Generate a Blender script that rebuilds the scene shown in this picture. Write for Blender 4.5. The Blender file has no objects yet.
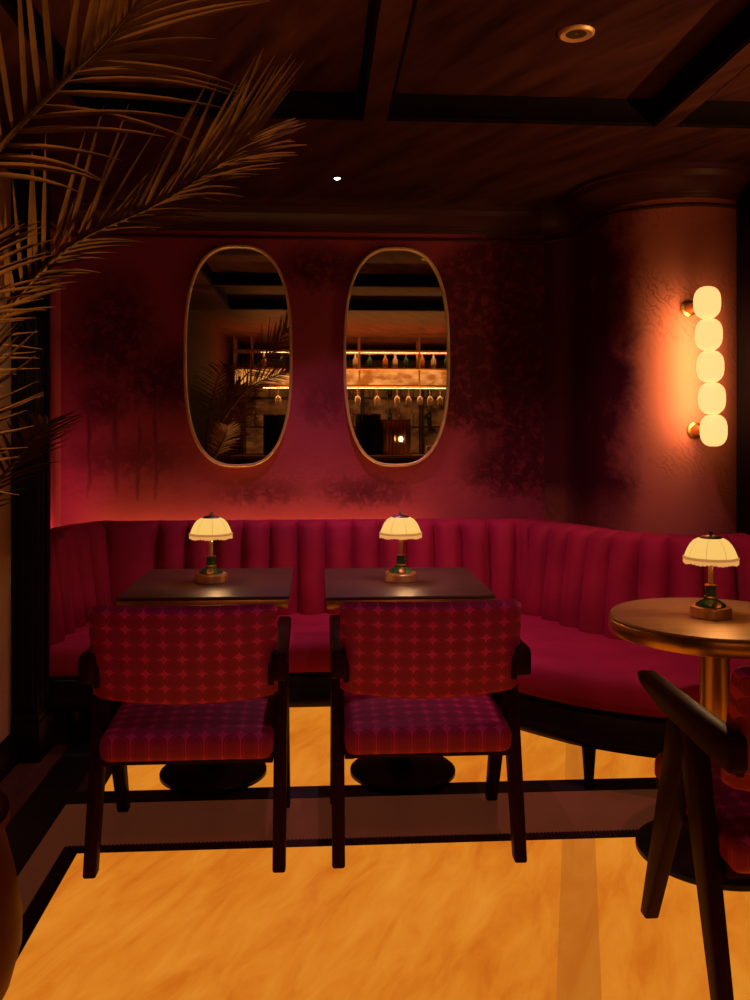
import bpy, bmesh, math, random
from mathutils import Vector, Matrix
PI = math.pi
C = bpy.context.scene.collection
S = bpy.context.scene
R = math.radians

# ------------------------------------------------------------------ materials
def nt(name):
    m = bpy.data.materials.new(name); m.use_nodes = True
    t = m.node_tree; t.nodes.clear()
    out = t.nodes.new('ShaderNodeOutputMaterial')
    p = t.nodes.new('ShaderNodeBsdfPrincipled')
    t.links.new(p.outputs[0], out.inputs[0])
    return m, t, p
def setp(p, **k):
    for a, v in k.items():
        p.inputs[a.replace('_', ' ')].default_value = v
def c4(c): return (c[0], c[1], c[2], 1)
def math_n(t, op, a, b=None, clamp=False):
    n = t.nodes.new('ShaderNodeMath'); n.operation = op; n.use_clamp = clamp
    for i, v in enumerate((a, b)):
        if v is None: continue
        if isinstance(v, (int, float)): n.inputs[i].default_value = v
        else: t.links.new(v, n.inputs[i])
    return n.outputs[0]
def objco(t):
    return t.nodes.new('ShaderNodeTexCoord').outputs['Object']
def mapping(t, v, scale=(1, 1, 1), rot=(0, 0, 0), loc=(0, 0, 0)):
    n = t.nodes.new('ShaderNodeMapping'); t.links.new(v, n.inputs[0])
    n.inputs['Scale'].default_value = scale; n.inputs['Rotation'].default_value = rot; n.inputs['Location'].default_value = loc
    return n.outputs[0]
def noise(t, v, scale, detail=4, rough=.55, dist=0.0):
    n = t.nodes.new('ShaderNodeTexNoise'); t.links.new(v, n.inputs['Vector'])
    n.inputs['Scale'].default_value = scale; n.inputs['Detail'].default_value = detail
    n.inputs['Roughness'].default_value = rough; n.inputs['Distortion'].default_value = dist
    return n.outputs['Fac']
def ramp(t, f, stops):
    n = t.nodes.new('ShaderNodeValToRGB'); t.links.new(f, n.inputs[0])
    e = n.color_ramp.elements
    while len(e) < len(stops): e.new(.5)
    for el, (pos, col) in zip(e, stops):
        el.position = pos; el.color = c4(col)
    return n.outputs[0]
def mixc(t, f, a, b):
    n = t.nodes.new('ShaderNodeMix'); n.data_type = 'RGBA'
    for i, v in ((0, f), (6, a), (7, b)):
        if isinstance(v, (int, float)): n.inputs[i].default_value = v
        elif isinstance(v, tuple): n.inputs[i].default_value = c4(v)
        else: t.links.new(v, n.inputs[i])
    return n.outputs[2]
def bump(t, p, h, strength=.2, dist=.01):
    n = t.nodes.new('ShaderNodeBump'); n.inputs['Strength'].default_value = strength; n.inputs['Distance'].default_value = dist
    t.links.new(h, n.inputs['Height']); t.links.new(n.outputs[0], p.inputs['Normal'])

def plain(name, col, rough=.5, metal=0.0, var=.15, scale=12, stretch=(1, 1, 1), spec=.5, **k):
    m, t, p = nt(name)
    f = noise(t, mapping(t, objco(t), stretch), scale)
    col_out = ramp(t, f, [(.3, tuple(c * (1 - var) for c in col)), (.7, tuple(min(1, c * (1 + var)) for c in col))])
    t.links.new(col_out, p.inputs['Base Color'])
    p.inputs['Specular IOR Level'].default_value = spec
    setp(p, Roughness=rough, Metallic=metal, **k)
    return m
def glow(name, col, strength, base=None):
    m, t, p = nt(name)
    setp(p, Base_Color=c4(base or col), Roughness=.4, Emission_Color=c4(col), Emission_Strength=strength)
    return m

M = {}
M['black_wood'] = plain('black_stained_wood', (.007, .003, .003), .42, var=.3, scale=8, stretch=(6, 6, .6), spec=.15)
M['pilaster'] = plain('black_lacquered_timber', (.006, .003, .003), .5, var=.3, scale=5, stretch=(8, 8, .5), spec=.15)
M['chair_wood'] = plain('ebonised_chair_wood', (.020, .0022, .0022), .45, var=.3, scale=10, stretch=(5, 5, .8), spec=.05)
M['cornice'] = plain('dark_cornice_wood', (.042, .010, .008), .45, var=.2, scale=6, spec=.12)
M['brass'] = plain('brushed_brass', (.62, .36, .12), .32, 1.0, var=.12, scale=30, stretch=(1, 1, .1))
M['mirror_brass'] = plain('satin_brass', (.80, .52, .24), .5, .7, var=.1, scale=20)
M['lamp_brass'] = plain('lamp_base_brass', (.88, .52, .18), .42, .85, var=.12, scale=30, stretch=(1, 1, .1))
M['base_metal'] = plain('black_metal', (.006, .004, .004), .45, .0, var=.2, spec=.2)
M['green'] = plain('green_lacquer', (.05, .17, .06), .25, 0, var=.3, scale=30)
M['steel'] = plain('aged_nickel', (.35, .32, .28), .3, 1.0, var=.1)
M['soil'] = plain('potting_soil', (.02, .012, .008), .95, var=.5, scale=60)
M['trunk'] = plain('palm_fibre', (.06, .035, .018), .9, var=.5, scale=40)

def velvet(name, col, var=.18):
    m, t, p = nt(name)
    co = objco(t)
    f = noise(t, co, 5, 5, .6)
    t.links.new(ramp(t, f, [(.3, tuple(c * (1 - var) for c in col)), (.72, tuple(c * (1 + var * 1.3) for c in col))]), p.inputs['Base Color'])
    setp(p, Roughness=.75, Sheen_Weight=.35, Sheen_Roughness=.4, Sheen_Tint=(.7, .06, .18, 1))
    p.inputs['Specular IOR Level'].default_value = .15
    bump(t, p, noise(t, co, 90, 3), .12, .004)
    return m
M['velvet'] = velvet('burgundy_velvet', (.30, .010, .045))

def star_fabric(name, axes):
    m, t, p = nt(name)
    sep = t.nodes.new('ShaderNodeSeparateXYZ'); t.links.new(objco(t), sep.inputs[0])
    def cell(o, pitch):
        f = math_n(t, 'FRACT', math_n(t, 'ADD', math_n(t, 'DIVIDE', sep.outputs[o], pitch), 50.5))
        return math_n(t, 'ABSOLUTE', math_n(t, 'SUBTRACT', f, .5))
    a = cell(axes[0], .055); b = cell(axes[1], .047)
    star = math_n(t, 'ADD', math_n(t, 'POWER', a, .55), math_n(t, 'POWER', b, .55))
    st = math_n(t, 'LESS_THAN', star, .66)
    ia = math_n(t, 'SUBTRACT', .5, a); ib = math_n(t, 'SUBTRACT', .5, b)
    rad = math_n(t, 'SQRT', math_n(t, 'ADD', math_n(t, 'MULTIPLY', ia, ia), math_n(t, 'MULTIPLY', ib, ib)))
    ring = math_n(t, 'LESS_THAN', math_n(t, 'ABSOLUTE', math_n(t, 'SUBTRACT', rad, .40)), .035)
    dot = math_n(t, 'LESS_THAN', rad, .10)
    pat = math_n(t, 'MAXIMUM', st, math_n(t, 'MAXIMUM', math_n(t, 'MULTIPLY', ring, .24), math_n(t, 'MULTIPLY', dot, .0)))
    wear = noise(t, objco(t), 9, 3)
    pat2 = math_n(t, 'MULTIPLY', pat, math_n(t, 'ADD', math_n(t, 'MULTIPLY', wear, .8), .35), True)
    t.links.new(mixc(t, pat2, (.22, .005, .040), (.56, .024, .150)), p.inputs['Base Color'])
    setp(p, Roughness=.6, Sheen_Weight=.15, Sheen_Tint=(.8, .10, .25, 1))
    p.inputs['Specular IOR Level'].default_value = .25
    bump(t, p, pat, .25, .003)
    return m
M['fabric_back'] = star_fabric('star_brocade_upright', ('X', 'Z'))
M['fabric_seat'] = star_fabric('star_brocade_flat', ('X', 'Y'))

def tabletop_mat(name, c0, c1, rough, metal):
    m, t, p = nt(name)
    f = noise(t, mapping(t, objco(t), (1.2, 14, 1)), 5, 5, .6)
    t.links.new(ramp(t, f, [(.3, c0), (.7, c1)]), p.inputs['Base Color'])
    setp(p, Roughness=rough, Metallic=metal)
    p.inputs['Specular IOR Level'].default_value = .22
    return m
M['table_dark'] = tabletop_mat('dark_walnut_top', (.050, .020, .014), (.085, .036, .022), .46, 0)
M['table_bronze'] = tabletop_mat('bronzed_top', (.36, .20, .07), (.48, .28, .10), .56, .6)

def ceiling_mat():
    m, t, p = nt('streaked_dark_plaster')
    co = objco(t)
    f = noise(t, mapping(t, mapping(t, co, (1, 1, 1), (0, 0, R(63))), (.7, 4.5, 1)), 2.6, 6, .62, .4)
    g = noise(t, co, 1.3, 3)
    c = ramp(t, f, [(.32, (.008, .003, .003)), (.46, (.036, .011, .008)), (.72, (.075, .026, .014))])
    t.links.new(mixc(t, math_n(t, 'MULTIPLY', g, .5), c, (.05, .014, .012)), p.inputs['Base Color'])
    setp(p, Roughness=.6); p.inputs['Specular IOR Level'].default_value = .05
    return m
M['ceiling'] = ceiling_mat()

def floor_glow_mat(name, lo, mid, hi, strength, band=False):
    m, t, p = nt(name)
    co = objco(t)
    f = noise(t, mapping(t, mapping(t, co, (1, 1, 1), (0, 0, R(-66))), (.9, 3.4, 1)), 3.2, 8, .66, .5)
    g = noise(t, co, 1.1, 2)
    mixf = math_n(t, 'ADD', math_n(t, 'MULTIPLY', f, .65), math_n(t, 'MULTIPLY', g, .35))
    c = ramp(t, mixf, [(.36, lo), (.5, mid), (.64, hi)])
    if band:   # a darker band that crosses the panel diagonally
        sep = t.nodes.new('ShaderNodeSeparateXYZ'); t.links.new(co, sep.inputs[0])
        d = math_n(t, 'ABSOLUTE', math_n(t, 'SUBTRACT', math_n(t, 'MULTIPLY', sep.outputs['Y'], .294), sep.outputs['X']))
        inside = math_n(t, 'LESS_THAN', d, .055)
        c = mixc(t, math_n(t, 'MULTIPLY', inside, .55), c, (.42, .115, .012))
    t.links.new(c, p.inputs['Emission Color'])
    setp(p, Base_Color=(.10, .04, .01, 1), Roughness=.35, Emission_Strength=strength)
    p.inputs['Specular IOR Level'].default_value = .2
    return m
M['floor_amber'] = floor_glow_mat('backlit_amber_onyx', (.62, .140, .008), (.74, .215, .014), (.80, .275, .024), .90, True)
M['floor_brown'] = plain('brown_band_added_glow', (.14, .045, .020), .3, 0, var=.15, scale=4, Emission_Color=(1, .25, .09, 1), Emission_Strength=.045)  # faint glow added to lift the unlit brown band
M['floor_dark'] = plain('dark_floor_boards', (.07, .022, .014), .35, 0, var=.3, scale=6, stretch=(8, .7, 1))
M['lining'] = plain('matt_black_lining', (.006, .003, .003), .8, 0, var=.2, spec=.03)
M['grille'] = plain('bronze_grille', (.035, .013, .008), .45, 0, spec=.2)
M['floor_black'] = plain('black_floor_strip', (.004, .002, .003), .5, 0)

def mural(name, trees, trunks, base_lo, base_hi, dark):
    m, t, p = nt(name)
    co = objco(t)
    sep = t.nodes.new('ShaderNodeSeparateXYZ'); t.links.new(co, sep.inputs[0])
    n1 = noise(t, co, 7, 8, .68, .3)
    n2 = noise(t, co, 24, 6, .7, .5)
    x = math_n(t, 'ADD', sep.outputs['X'], math_n(t, 'MULTIPLY', math_n(t, 'SUBTRACT', n1, .5), .25))
    z = math_n(t, 'ADD', sep.outputs['Z'], math_n(t, 'MULTIPLY', math_n(t, 'SUBTRACT', n2, .5), .22))
    tot = None
    for (cx, cz, rx, rz, amt) in trees:
        dx = math_n(t, 'DIVIDE', math_n(t, 'SUBTRACT', x, cx), rx)
        dz = math_n(t, 'DIVIDE', math_n(t, 'SUBTRACT', z, cz), rz)
        d = math_n(t, 'ADD', math_n(t, 'MULTIPLY', dx, dx), math_n(t, 'MULTIPLY', dz, dz))
        v = math_n(t, 'MULTIPLY', math_n(t, 'SUBTRACT', 1.0, d, True), amt)
        tot = v if tot is None else math_n(t, 'MAXIMUM', tot, v)
    speck = math_n(t, 'ADD', math_n(t, 'MULTIPLY', math_n(t, 'SUBTRACT', n2, .38, True), 4.2), .48, True)
    tot = math_n(t, 'MULTIPLY', math_n(t, 'MULTIPLY', tot, 1.8, True), speck)
    xt = math_n(t, 'ADD', sep.outputs['X'], math_n(t, 'MULTIPLY', math_n(t, 'SUBTRACT', noise(t, co, 3, 3), .5), .10))
    for (cx, z0, z1, w) in trunks:
        dx = math_n(t, 'DIVIDE', math_n(t, 'SUBTRACT', xt, cx), w)
        dz = math_n(t, 'DIVIDE', math_n(t, 'SUBTRACT', z, (z0 + z1) / 2), (z1 - z0) / 2)
        d = math_n(t, 'ADD', math_n(t, 'MULTIPLY', dx, dx), math_n(t, 'POWER', math_n(t, 'ABSOLUTE', dz), 4))
        v = math_n(t, 'MULTIPLY', math_n(t, 'SUBTRACT', 1.0, d, True), .7)
        tot = math_n(t, 'MAXIMUM', tot, v)
    base = ramp(t, noise(t, co, 1.6, 5, .6), [(.3, base_lo), (.7, base_hi)])
    # fine brush strokes of undergrowth near the bottom of the scene
    n3 = noise(t, mapping(t, co, (1, 1, 2.5)), 16, 5, .7, .8)
    low = math_n(t, 'SUBTRACT', 1.0, math_n(t, 'MULTIPLY', math_n(t, 'ABSOLUTE', math_n(t, 'SUBTRACT', sep.outputs['Z'], 1.08)), 4.0), True)
    und = math_n(t, 'MULTIPLY', math_n(t, 'MULTIPLY', math_n(t, 'SUBTRACT', n3, .5, True), 3.0, True), math_n(t, 'MULTIPLY', low, .6))
    tot = math_n(t, 'MAXIMUM', tot, und)
    t.links.new(mixc(t, math_n(t, 'MULTIPLY', tot, .82), base, dark), p.inputs['Base Color'])
    setp(p, Roughness=.65)
    p.inputs['Specular IOR Level'].default_value = .06
    return m
M['mural'] = mural('burgundy_tree_mural',
    [(-1.05, 1.85, .30, .40, .62), (-.82, 1.62, .30, .22, .6), (-1.1, 1.5, .18, .16, .5), (-.95, 1.2, .40, .12, .4), (0.0, 2.2, .25, .16, .6), (.05, 1.5, .18, .18, .35),
     (.98, 1.85, .50, .62, 1.5), (1.2, 1.5, .34, .50, 1.5), (1.12, 2.2, .40, .35, 1.3), (1.22, 1.75, .26, .85, 2), (.70, 2.05, .22, .22, .8), (.78, 1.45, .2, .14, .6), (1.05, 1.15, .35, .2, .7), (.25, 1.02, .3, .10, .5), (-.3, 1.02, .3, .08, .4)],  # right-hand foliage enlarged so its colour also carries that unlit corner's dark
    [(-1.04, .95, 1.7, .022), (-.84, .95, 1.5, .016), (-.93, .95, 1.4, .014), (-1.18, 1.0, 1.5, .018), (.88, .95, 1.7, .045), (1.12, .95, 1.6, .05)],
    (.26, .034, .055), (.36, .052, .085), (.035, .003, .010))
def column_mat():
    m, t, p = nt('burgundy_leaf_mural')
    co = objco(t)
    w = t.nodes.new('ShaderNodeTexWave'); t.links.new(mapping(t, co, (1, 1, 1), (0, R(35), 0)), w.inputs[0])
    w.inputs['Scale'].default_value = 11; w.inputs['Distortion'].default_value = 14; w.inputs['Detail'].default_value = 4; w.inputs['Detail Scale'].default_value = 1.6
    msk = noise(t, co, 3.2, 3)
    f = math_n(t, 'MULTIPLY', math_n(t, 'MULTIPLY', math_n(t, 'SUBTRACT', w.outputs['Fac'], .55, True), 2.2, True), math_n(t, 'MULTIPLY', math_n(t, 'SUBTRACT', msk, .42, True), 4, True))
    base = ramp(t, noise(t, co, 2, 4), [(.3, (.30, .082, .060)), (.7, (.38, .108, .076))])
    c = mixc(t, math_n(t, 'MULTIPLY', f, .6), base, (.11, .018, .020))
    # shade on the pier's unlit left side, put into the colour as dark mural
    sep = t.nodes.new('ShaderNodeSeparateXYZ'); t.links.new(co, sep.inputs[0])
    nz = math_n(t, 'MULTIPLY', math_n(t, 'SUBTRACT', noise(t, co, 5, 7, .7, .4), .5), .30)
    side_shade = math_n(t, 'MULTIPLY', math_n(t, 'SUBTRACT', 1.47, math_n(t, 'ADD', sep.outputs['X'], nz), True), 9.0, True)
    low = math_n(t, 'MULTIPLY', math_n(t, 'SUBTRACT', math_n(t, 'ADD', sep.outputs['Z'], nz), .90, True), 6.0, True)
    side_shade = math_n(t, 'MULTIPLY', side_shade, math_n(t, 'ADD', math_n(t, 'MULTIPLY', low, .5), .5))
    c = mixc(t, math_n(t, 'MULTIPLY', side_shade, .96), c, (.050, .003, .017))
    t.links.new(c, p.inputs['Base Color'])
    setp(p, Roughness=.65); p.inputs['Specular IOR Level'].default_value = .06
    return m
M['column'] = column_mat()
M['cream_wall'] = plain('pale_amber_plaster', (.70, .48, .26), .6, 0, var=.06, scale=3)
M['dark_wall'] = plain('dark_red_plaster', (.035, .008, .008), .7, 0, var=.2, scale=3, spec=.06)

m, t, p = nt('silvered_glass')
setp(p, Base_Color=(.86, .80, .74, 1), Metallic=1.0, Roughness=.012)
f = noise(t, objco(t), 2, 2); t.links.new(ramp(t, f, [(.3, (.84, .77, .70)), (.7, (.88, .82, .76))]), p.inputs['Base Color'])
M['glass_mirror'] = m
M['globe'] = glow('lit_opal_glass', (1.0, .44, .15), 1.62, (.25, .2, .12))
def shade_mat():
    m, t, p = nt('lit_pleated_silk')
    co = objco(t)
    sep = t.nodes.new('ShaderNodeSeparateXYZ'); t.links.new(co, sep.inputs[0])
    ang = math_n(t, 'ARCTAN2', sep.outputs['Y'], sep.outputs['X'])
    seam = math_n(t, 'ABSOLUTE', math_n(t, 'SUBTRACT', math_n(t, 'FRACT', math_n(t, 'ADD', math_n(t, 'MULTIPLY', ang, 8 / (2 * PI)), 8.25)), .5))
    s = math_n(t, 'LESS_THAN', seam, .022)
    c = mixc(t, math_n(t, 'MULTIPLY', s, .6), (1.0, .60, .145), (.60, .21, .03))
    t.links.new(c, p.inputs['Emission Color'])
    setp(p, Base_Color=(.15, .10, .05, 1), Roughness=.7, Emission_Strength=.92)
    return m
M['shade'] = shade_mat()
M['fringe'] = glow('lit_silk_fringe', (.95, .41, .11), .80, (.15, .1, .05))
M['trim_band'] = glow('shade_braid', (.75, .30, .07), .55, (.2, .12, .05))
M['bulb'] = glow('lit_halogen', (1, .9, .85), 30)
M['bulb_dim'] = plain('dim_reflector', (.5, .35, .18), .25, .9)
M['terracotta'] = plain('oxblood_glaze', (.09, .010, .007), .4, 0, spec=.06, var=.35, scale=3, stretch=(1, 1, .6))
M['frond'] = plain('dry_palm_leaf', (.24, .125, .045), .5, 0, var=.5, scale=9)
M['rachis'] = plain('palm_rib', (.11, .06, .02), .5, 0, var=.3, scale=10)

# ------------------------------------------------------------------ geometry
def xf(g, mat): return ([mat @ Vector(v) for v in g[0]], g[1])
def tr(g, x, y, z): return ([Vector(v) + Vector((x, y, z)) for v in g[0]], g[1])
def join(*gs):
    V, F = [], []
    for v, f in gs:
        o = len(V); V += [tuple(q) for q in v]; F += [tuple(i + o for i in q) for q in f]
    return V, F
def rbox(x0, x1, y0, y1, z0, z1, r=.0, seg=2):
    bm = bmesh.new(); bmesh.ops.create_cube(bm, size=1)
    for v in bm.verts:
        v.co = Vector(((x0 + x1) / 2 + v.co.x * (x1 - x0), (y0 + y1) / 2 + v.co.y * (y1 - y0), (z0 + z1) / 2 + v.co.z * (z1 - z0)))
    if r > 0:
        bmesh.ops.bevel(bm, geom=bm.edges[:], offset=r, segments=seg, affect='EDGES', profile=.5)
    bm.verts.index_update()
    g = ([v.co.copy() for v in bm.verts], [[v.index for v in f.verts] for f in bm.faces]); bm.free()
    return g
def lathe(prof, n=32, rad=None):
    V, F = [], []
    k = len(prof)
    for i in range(n):
        a = 2 * PI * i / n
        for j, (r, z) in enumerate(prof):
            rr = r * (rad(a, j) if rad else 1)
            V.append((rr * math.cos(a), rr * math.sin(a), z))
    for i in range(n):
        for j in range(k - 1):
            a, b = i * k + j, ((i + 1) % n) * k + j
            F.append((a, b, b + 1, a + 1))
    if prof[0][0] > 1e-5: F.append(tuple(i * k for i in range(n))[::-1])
    if prof[-1][0] > 1e-5: F.append(tuple(i * k + k - 1 for i in range(n)))
    return V, F
def tube(pts, rad, n=10, cap=True, squash=1.0):
    pts = [Vector(p) for p in pts]; V, F = [], []
    up = Vector((0, 0, 1))
    for i, p in enumerate(pts):
        T = (pts[min(i + 1, len(pts) - 1)] - pts[max(i - 1, 0)]).normalized()
        A = T.cross(up)
        if A.length < .05: A = T.cross(Vector((1, 0, 0)))
        A.normalize(); B = A.cross(T)
        r = rad[i] if isinstance(rad, (list, tuple)) else rad
        for k in range(n):
            a = 2 * PI * k / n
            V.append(p + A * math.cos(a) * r + B * math.sin(a) * r * squash)
    for i in range(len(pts) - 1):
        for k in range(n):
            a, b = i * n + k, i * n + (k + 1) % n
            F.append((a, b, b + n, a + n))
    if cap:
        F.append(tuple(range(n))[::-1]); F.append(tuple((len(pts) - 1) * n + k for k in range(n)))
    return V, F
def arc_len(path):
    s = [0.0]
    for a, b in zip(path, path[1:]): s.append(s[-1] + math.hypot(b[0] - a[0], b[1] - a[1]))
    return s
def resample(path, n):
    s = arc_len(path); out = []; j = 0
    for i in range(n):
        q = s[-1] * i / (n - 1)
        while j < len(s) - 2 and s[j + 1] < q: j += 1
        u = (q - s[j]) / max(1e-9, s[j + 1] - s[j]); u = max(0, min(1, u))
        out.append((path[j][0] + (path[j + 1][0] - path[j][0]) * u, path[j][1] + (path[j + 1][1] - path[j][1]) * u))
    return out
def spline(pts, n=12):
    out = []
    P = [pts[0]] + list(pts) + [pts[-1]]
    for i in range(1, len(P) - 2):
        for k in range(n):
            u = k / n
            out.append(tuple(.5 * ((2 * P[i][d]) + (-P[i - 1][d] + P[i + 1][d]) * u + (2 * P[i - 1][d] - 5 * P[i][d] + 4 * P[i + 1][d] - P[i + 2][d]) * u * u +
                       (-P[i - 1][d] + 3 * P[i][d] - 3 * P[i + 1][d] + P[i + 2][d]) * u ** 3) for d in range(len(pts[0]))))
    out.append(tuple(pts[-1])); return out
def normals(path):
    N = []
    for i in range(len(path)):
        def nrm(a, b):
            d = Vector((b[0] - a[0], b[1] - a[1])); d.normalize(); return Vector((d.y, -d.x))
        if i == 0: v = nrm(path[0], path[1])
        elif i == len(path) - 1: v = nrm(path[-2], path[-1])
        else:
            a, b = nrm(path[i - 1], path[i]), nrm(path[i], path[i + 1]); v = (a + b).normalized()
            v = v / max(.35, v.dot(a))
        N.append(v)
    return N
def sweep(path, prof, off=None):
    """closed profile (n, z) carried along a plan path; n points to the right of travel"""
    N = normals(path); V, F = [], []; k = len(prof); s = arc_len(path)
    for i, (x, y) in enumerate(path):
        for j, (n, z) in enumerate(prof):
            nn = n + (off(s[i], j) if off else 0)
            V.append((x + N[i].x * nn, y + N[i].y * nn, z))
    for i in range(len(path) - 1):
        for j in range(k):
            a, b = i * k + j, i * k + (j + 1) % k
            F.append((a, a + k, b + k, b))
    F.append(tuple(range(k))); F.append(tuple((len(path) - 1) * k + j for j in range(k))[::-1])
    return V, F
def extrude_poly(poly, axis, a, b):
    """polygon in the two other axes, extruded along axis from a to b"""
    k = len(poly)
    def pt(p, q):
        if axis == 'x': return (q, p[0], p[1])
        if axis == 'y': return (p[0], q, p[1])
        return (p[0], p[1], q)
    V = [pt(p, a) for p in poly] + [pt(p, b) for p in poly]
    F = [tuple(range(k)), tuple(range(k, 2 * k))[::-1]] + [(i, i + k, (i + 1) % k + k, (i + 1) % k) for i in range(k)]
    return V, F
def obj(name, g, mat, parent=None, angle=40, smooth=True, bev=0):
    me = bpy.data.meshes.new(name)
    me.from_pydata([tuple(v) for v in g[0]], [], [tuple(f) for f in g[1]])
    bm = bmesh.new(); bm.from_mesh(me)
    bmesh.ops.recalc_face_normals(bm, faces=bm.faces[:])
    if bev:
        es = [e for e in bm.edges if len(e.link_faces) == 2 and e.calc_face_angle(0) > R(35)]
        bmesh.ops.bevel(bm, geom=es, offset=bev, segments=2, affect='EDGES', profile=.5, clamp_overlap=True)
    bm.to_mesh(me); bm.free()
    if smooth:
        for q in me.polygons: q.use_smooth = True
        me.set_sharp_from_angle(angle=R(angle))
    me.materials.append(mat)
    o = bpy.data.objects.new(name, me); C.objects.link(o)
    if parent: o.parent = parent
    return o
def thing(name, label, cat, loc=(0, 0, 0), rotz=0, group=None):
    o = bpy.data.objects.new(name, None); C.objects.link(o)
    o.empty_display_size = .1
    o.location = loc; o.rotation_euler = (0, 0, rotz); o['label'] = label; o['category'] = cat
    if group: o['group'] = group
    return o
def tag(o, label, cat, group=None):
    o['label'] = label; o['category'] = cat
    if group: o['group'] = group
    return o
def struct(name, g, mat, **k):
    o = obj(name, g, mat, **k)
    if not k.get('parent'): o['kind'] = 'structure'
    return o
def dup(root, loc, label, rotz=None, group=None):
    r = root.copy(); C.objects.link(r); r.location = loc; r['label'] = label
    if rotz is not None: r.rotation_euler = (0, 0, rotz)
    if group: r['group'] = group
    for ch in list(root.children):
        c = ch.copy(); C.objects.link(c); c.parent = r
        for g in list(ch.children):
            d = g.copy(); C.objects.link(d); d.parent = c
    return r
def light(name, typ, loc, energy, col, parent=None, rot=(0, 0, 0), **k):
    l = bpy.data.lights.new(name, typ); l.energy = energy; l.color = col
    for a, v in k.items(): setattr(l, a, v)
    o = bpy.data.objects.new(name, l); C.objects.link(o); o.location = loc; o.rotation_euler = rot
    if parent: o.parent = parent
    return o

# ------------------------------------------------------------------ the room
WY = 4.72          # back wall
CX, CY, CR = 1.70, 4.27, .37   # round pier at the right
floor = struct('floor', rbox(-1.6, 3.4, -5.2, 5.0, -.10, 0), M['floor_dark'])
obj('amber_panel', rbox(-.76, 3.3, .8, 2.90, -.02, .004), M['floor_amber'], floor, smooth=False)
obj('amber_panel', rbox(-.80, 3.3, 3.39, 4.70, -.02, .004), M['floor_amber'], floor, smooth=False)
obj('bronze_band', rbox(-.90, 3.3, 2.955, 3.285, -.02, .003), M['floor_brown'], floor, smooth=False)
obj('bronze_band', rbox(-.90, -.815, -2.6, 2.955, -.02, .0035), M['floor_brown'], floor, smooth=False)
obj('black_strip', rbox(-1.05, -.90, -2.6, 4.70, -.02, .005), M['floor_black'], floor, smooth=False)
obj('black_strip', rbox(-.90, 3.3, 3.285, 3.39, -.02, .005), M['floor_black'], floor, smooth=False)
# ribbed grille beside the amber panel
g = [rbox(-.815, 3.3, 2.90, 2.955, -.02, .002)]
x = -.80
while x < 3.2:
    g.append(rbox(x, x + .006, 2.902, 2.953, .0, .006)); x += .0125
obj('floor_grille', join(*g), M['grille'], floor, smooth=False)
g = [rbox(-.815, -.76, -2.6, 2.90, -.02, .002)]
for k in range(6): g.append(rbox(-.810 + k * .009, -.806 + k * .009, -2.6, 2.90, 0, .006))
obj('floor_grille', join(*g), M['grille'], floor, smooth=False)

struct('wall_back', rbox(-1.45, 2.6, WY, WY + .12, 0, 2.60), M['mural'], smooth=False)
struct('wall_left', rbox(-1.44, -1.32, 3.80, WY, 0, 2.60), M['mural'], smooth=False)
n = 40
pier = [(CX + CR * math.cos(a), CY + CR * math.sin(a)) for a in [PI + PI * i / n for i in range(n + 1)]]
FIL = .22
fil = [(CX - CR - FIL + FIL * math.sin(a), WY + .02 - FIL + FIL * math.cos(a)) for a in [PI / 2 * i / 14 for i in range(15)]]
poly = fil + pier + [(CX + CR, WY + .02)]
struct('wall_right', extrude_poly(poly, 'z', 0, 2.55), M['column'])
struct('wall_right_outer', rbox(2.6, 2.72, -5.0, WY, 0, 2.60), M['dark_wall'], smooth=False)
wl = struct('wall_left_front', rbox(-1.42, -1.245, -5.0, 3.74, 0, 2.60), M['dark_wall'], smooth=False)
obj('pale_panel', rbox(-1.25, -1.235, 2.2, 3.72, .12, 2.38, .004), M['cream_wall'], wl)
bs = [(-1.25, 0), (-1.205, 0), (-1.205, .07), (-1.217, .085), (-1.217, .10), (-1.232, .118), (-1.25, .118)]
struct('baseboard_left', extrude_poly(bs, 'y', -5.0, 3.72), M['black_wood'])
struct('wall_front', rbox(-1.45, 2.72, -5.12, -5.0, 0, 2.60), M['dark_wall'], smooth=False)

# fluted dark pilaster at the left of the alcove
def pilaster(name, x0, x1, y0, y1, z1):
    g = [rbox(x0, x1, y0, y1, .0, z1, .004), rbox(x0 - .005, x1 + .012, y0 - .014, y1, 0, .16, .006), rbox(x0 - .003, x1 + .007, y0 - .008, y1, .16, .19, .004)]
    w = x1 - x0
    for k in range(3):
        xc = x0 + w * (.2 + .3 * k)
        g.append(tube([(xc, y0, .22), (xc, y0, z1 - .15)], w * .085, 12))
    for k in range(2):
        yc = y0 + (y1 - y0) * (.25 + .4 * k)
        g.append(tube([(x1, yc, .22), (x1, yc, z1 - .15)], .012, 12))
    return struct(name, join(*g), M['pilaster'])
pilaster('trim_1', -1.245, -1.132, 3.72, 3.90, 2.40)
pilaster('trim_2', 1.885, 2.10, 3.80, 4.4, 2.40)

# cornice
prof = [(-.01, 2.375), (.014, 2.375), (.018, 2.388), (.024, 2.390), (.028, 2.402), (.034, 2.404), (.042, 2.418), (.062, 2.438), (.084, 2.452), (.094, 2.470), (.096, 2.478), (.108, 2.481), (.110, 2.50), (-.01, 2.50)]
path = [(-1.32, 3.90), (-1.32, WY), (CX - CR - FIL, WY)] + fil[3:] + pier + [(CX + CR, WY)]
struct('trim_3', sweep(path, prof), M['cornice'], angle=25)
prof2 = [(-.002, 2.335), (.010, 2.335), (.014, 2.342), (.010, 2.349), (-.002, 2.349)]
struct('trim_4', sweep(path, prof2), M['cornice'], angle=25)

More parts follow.
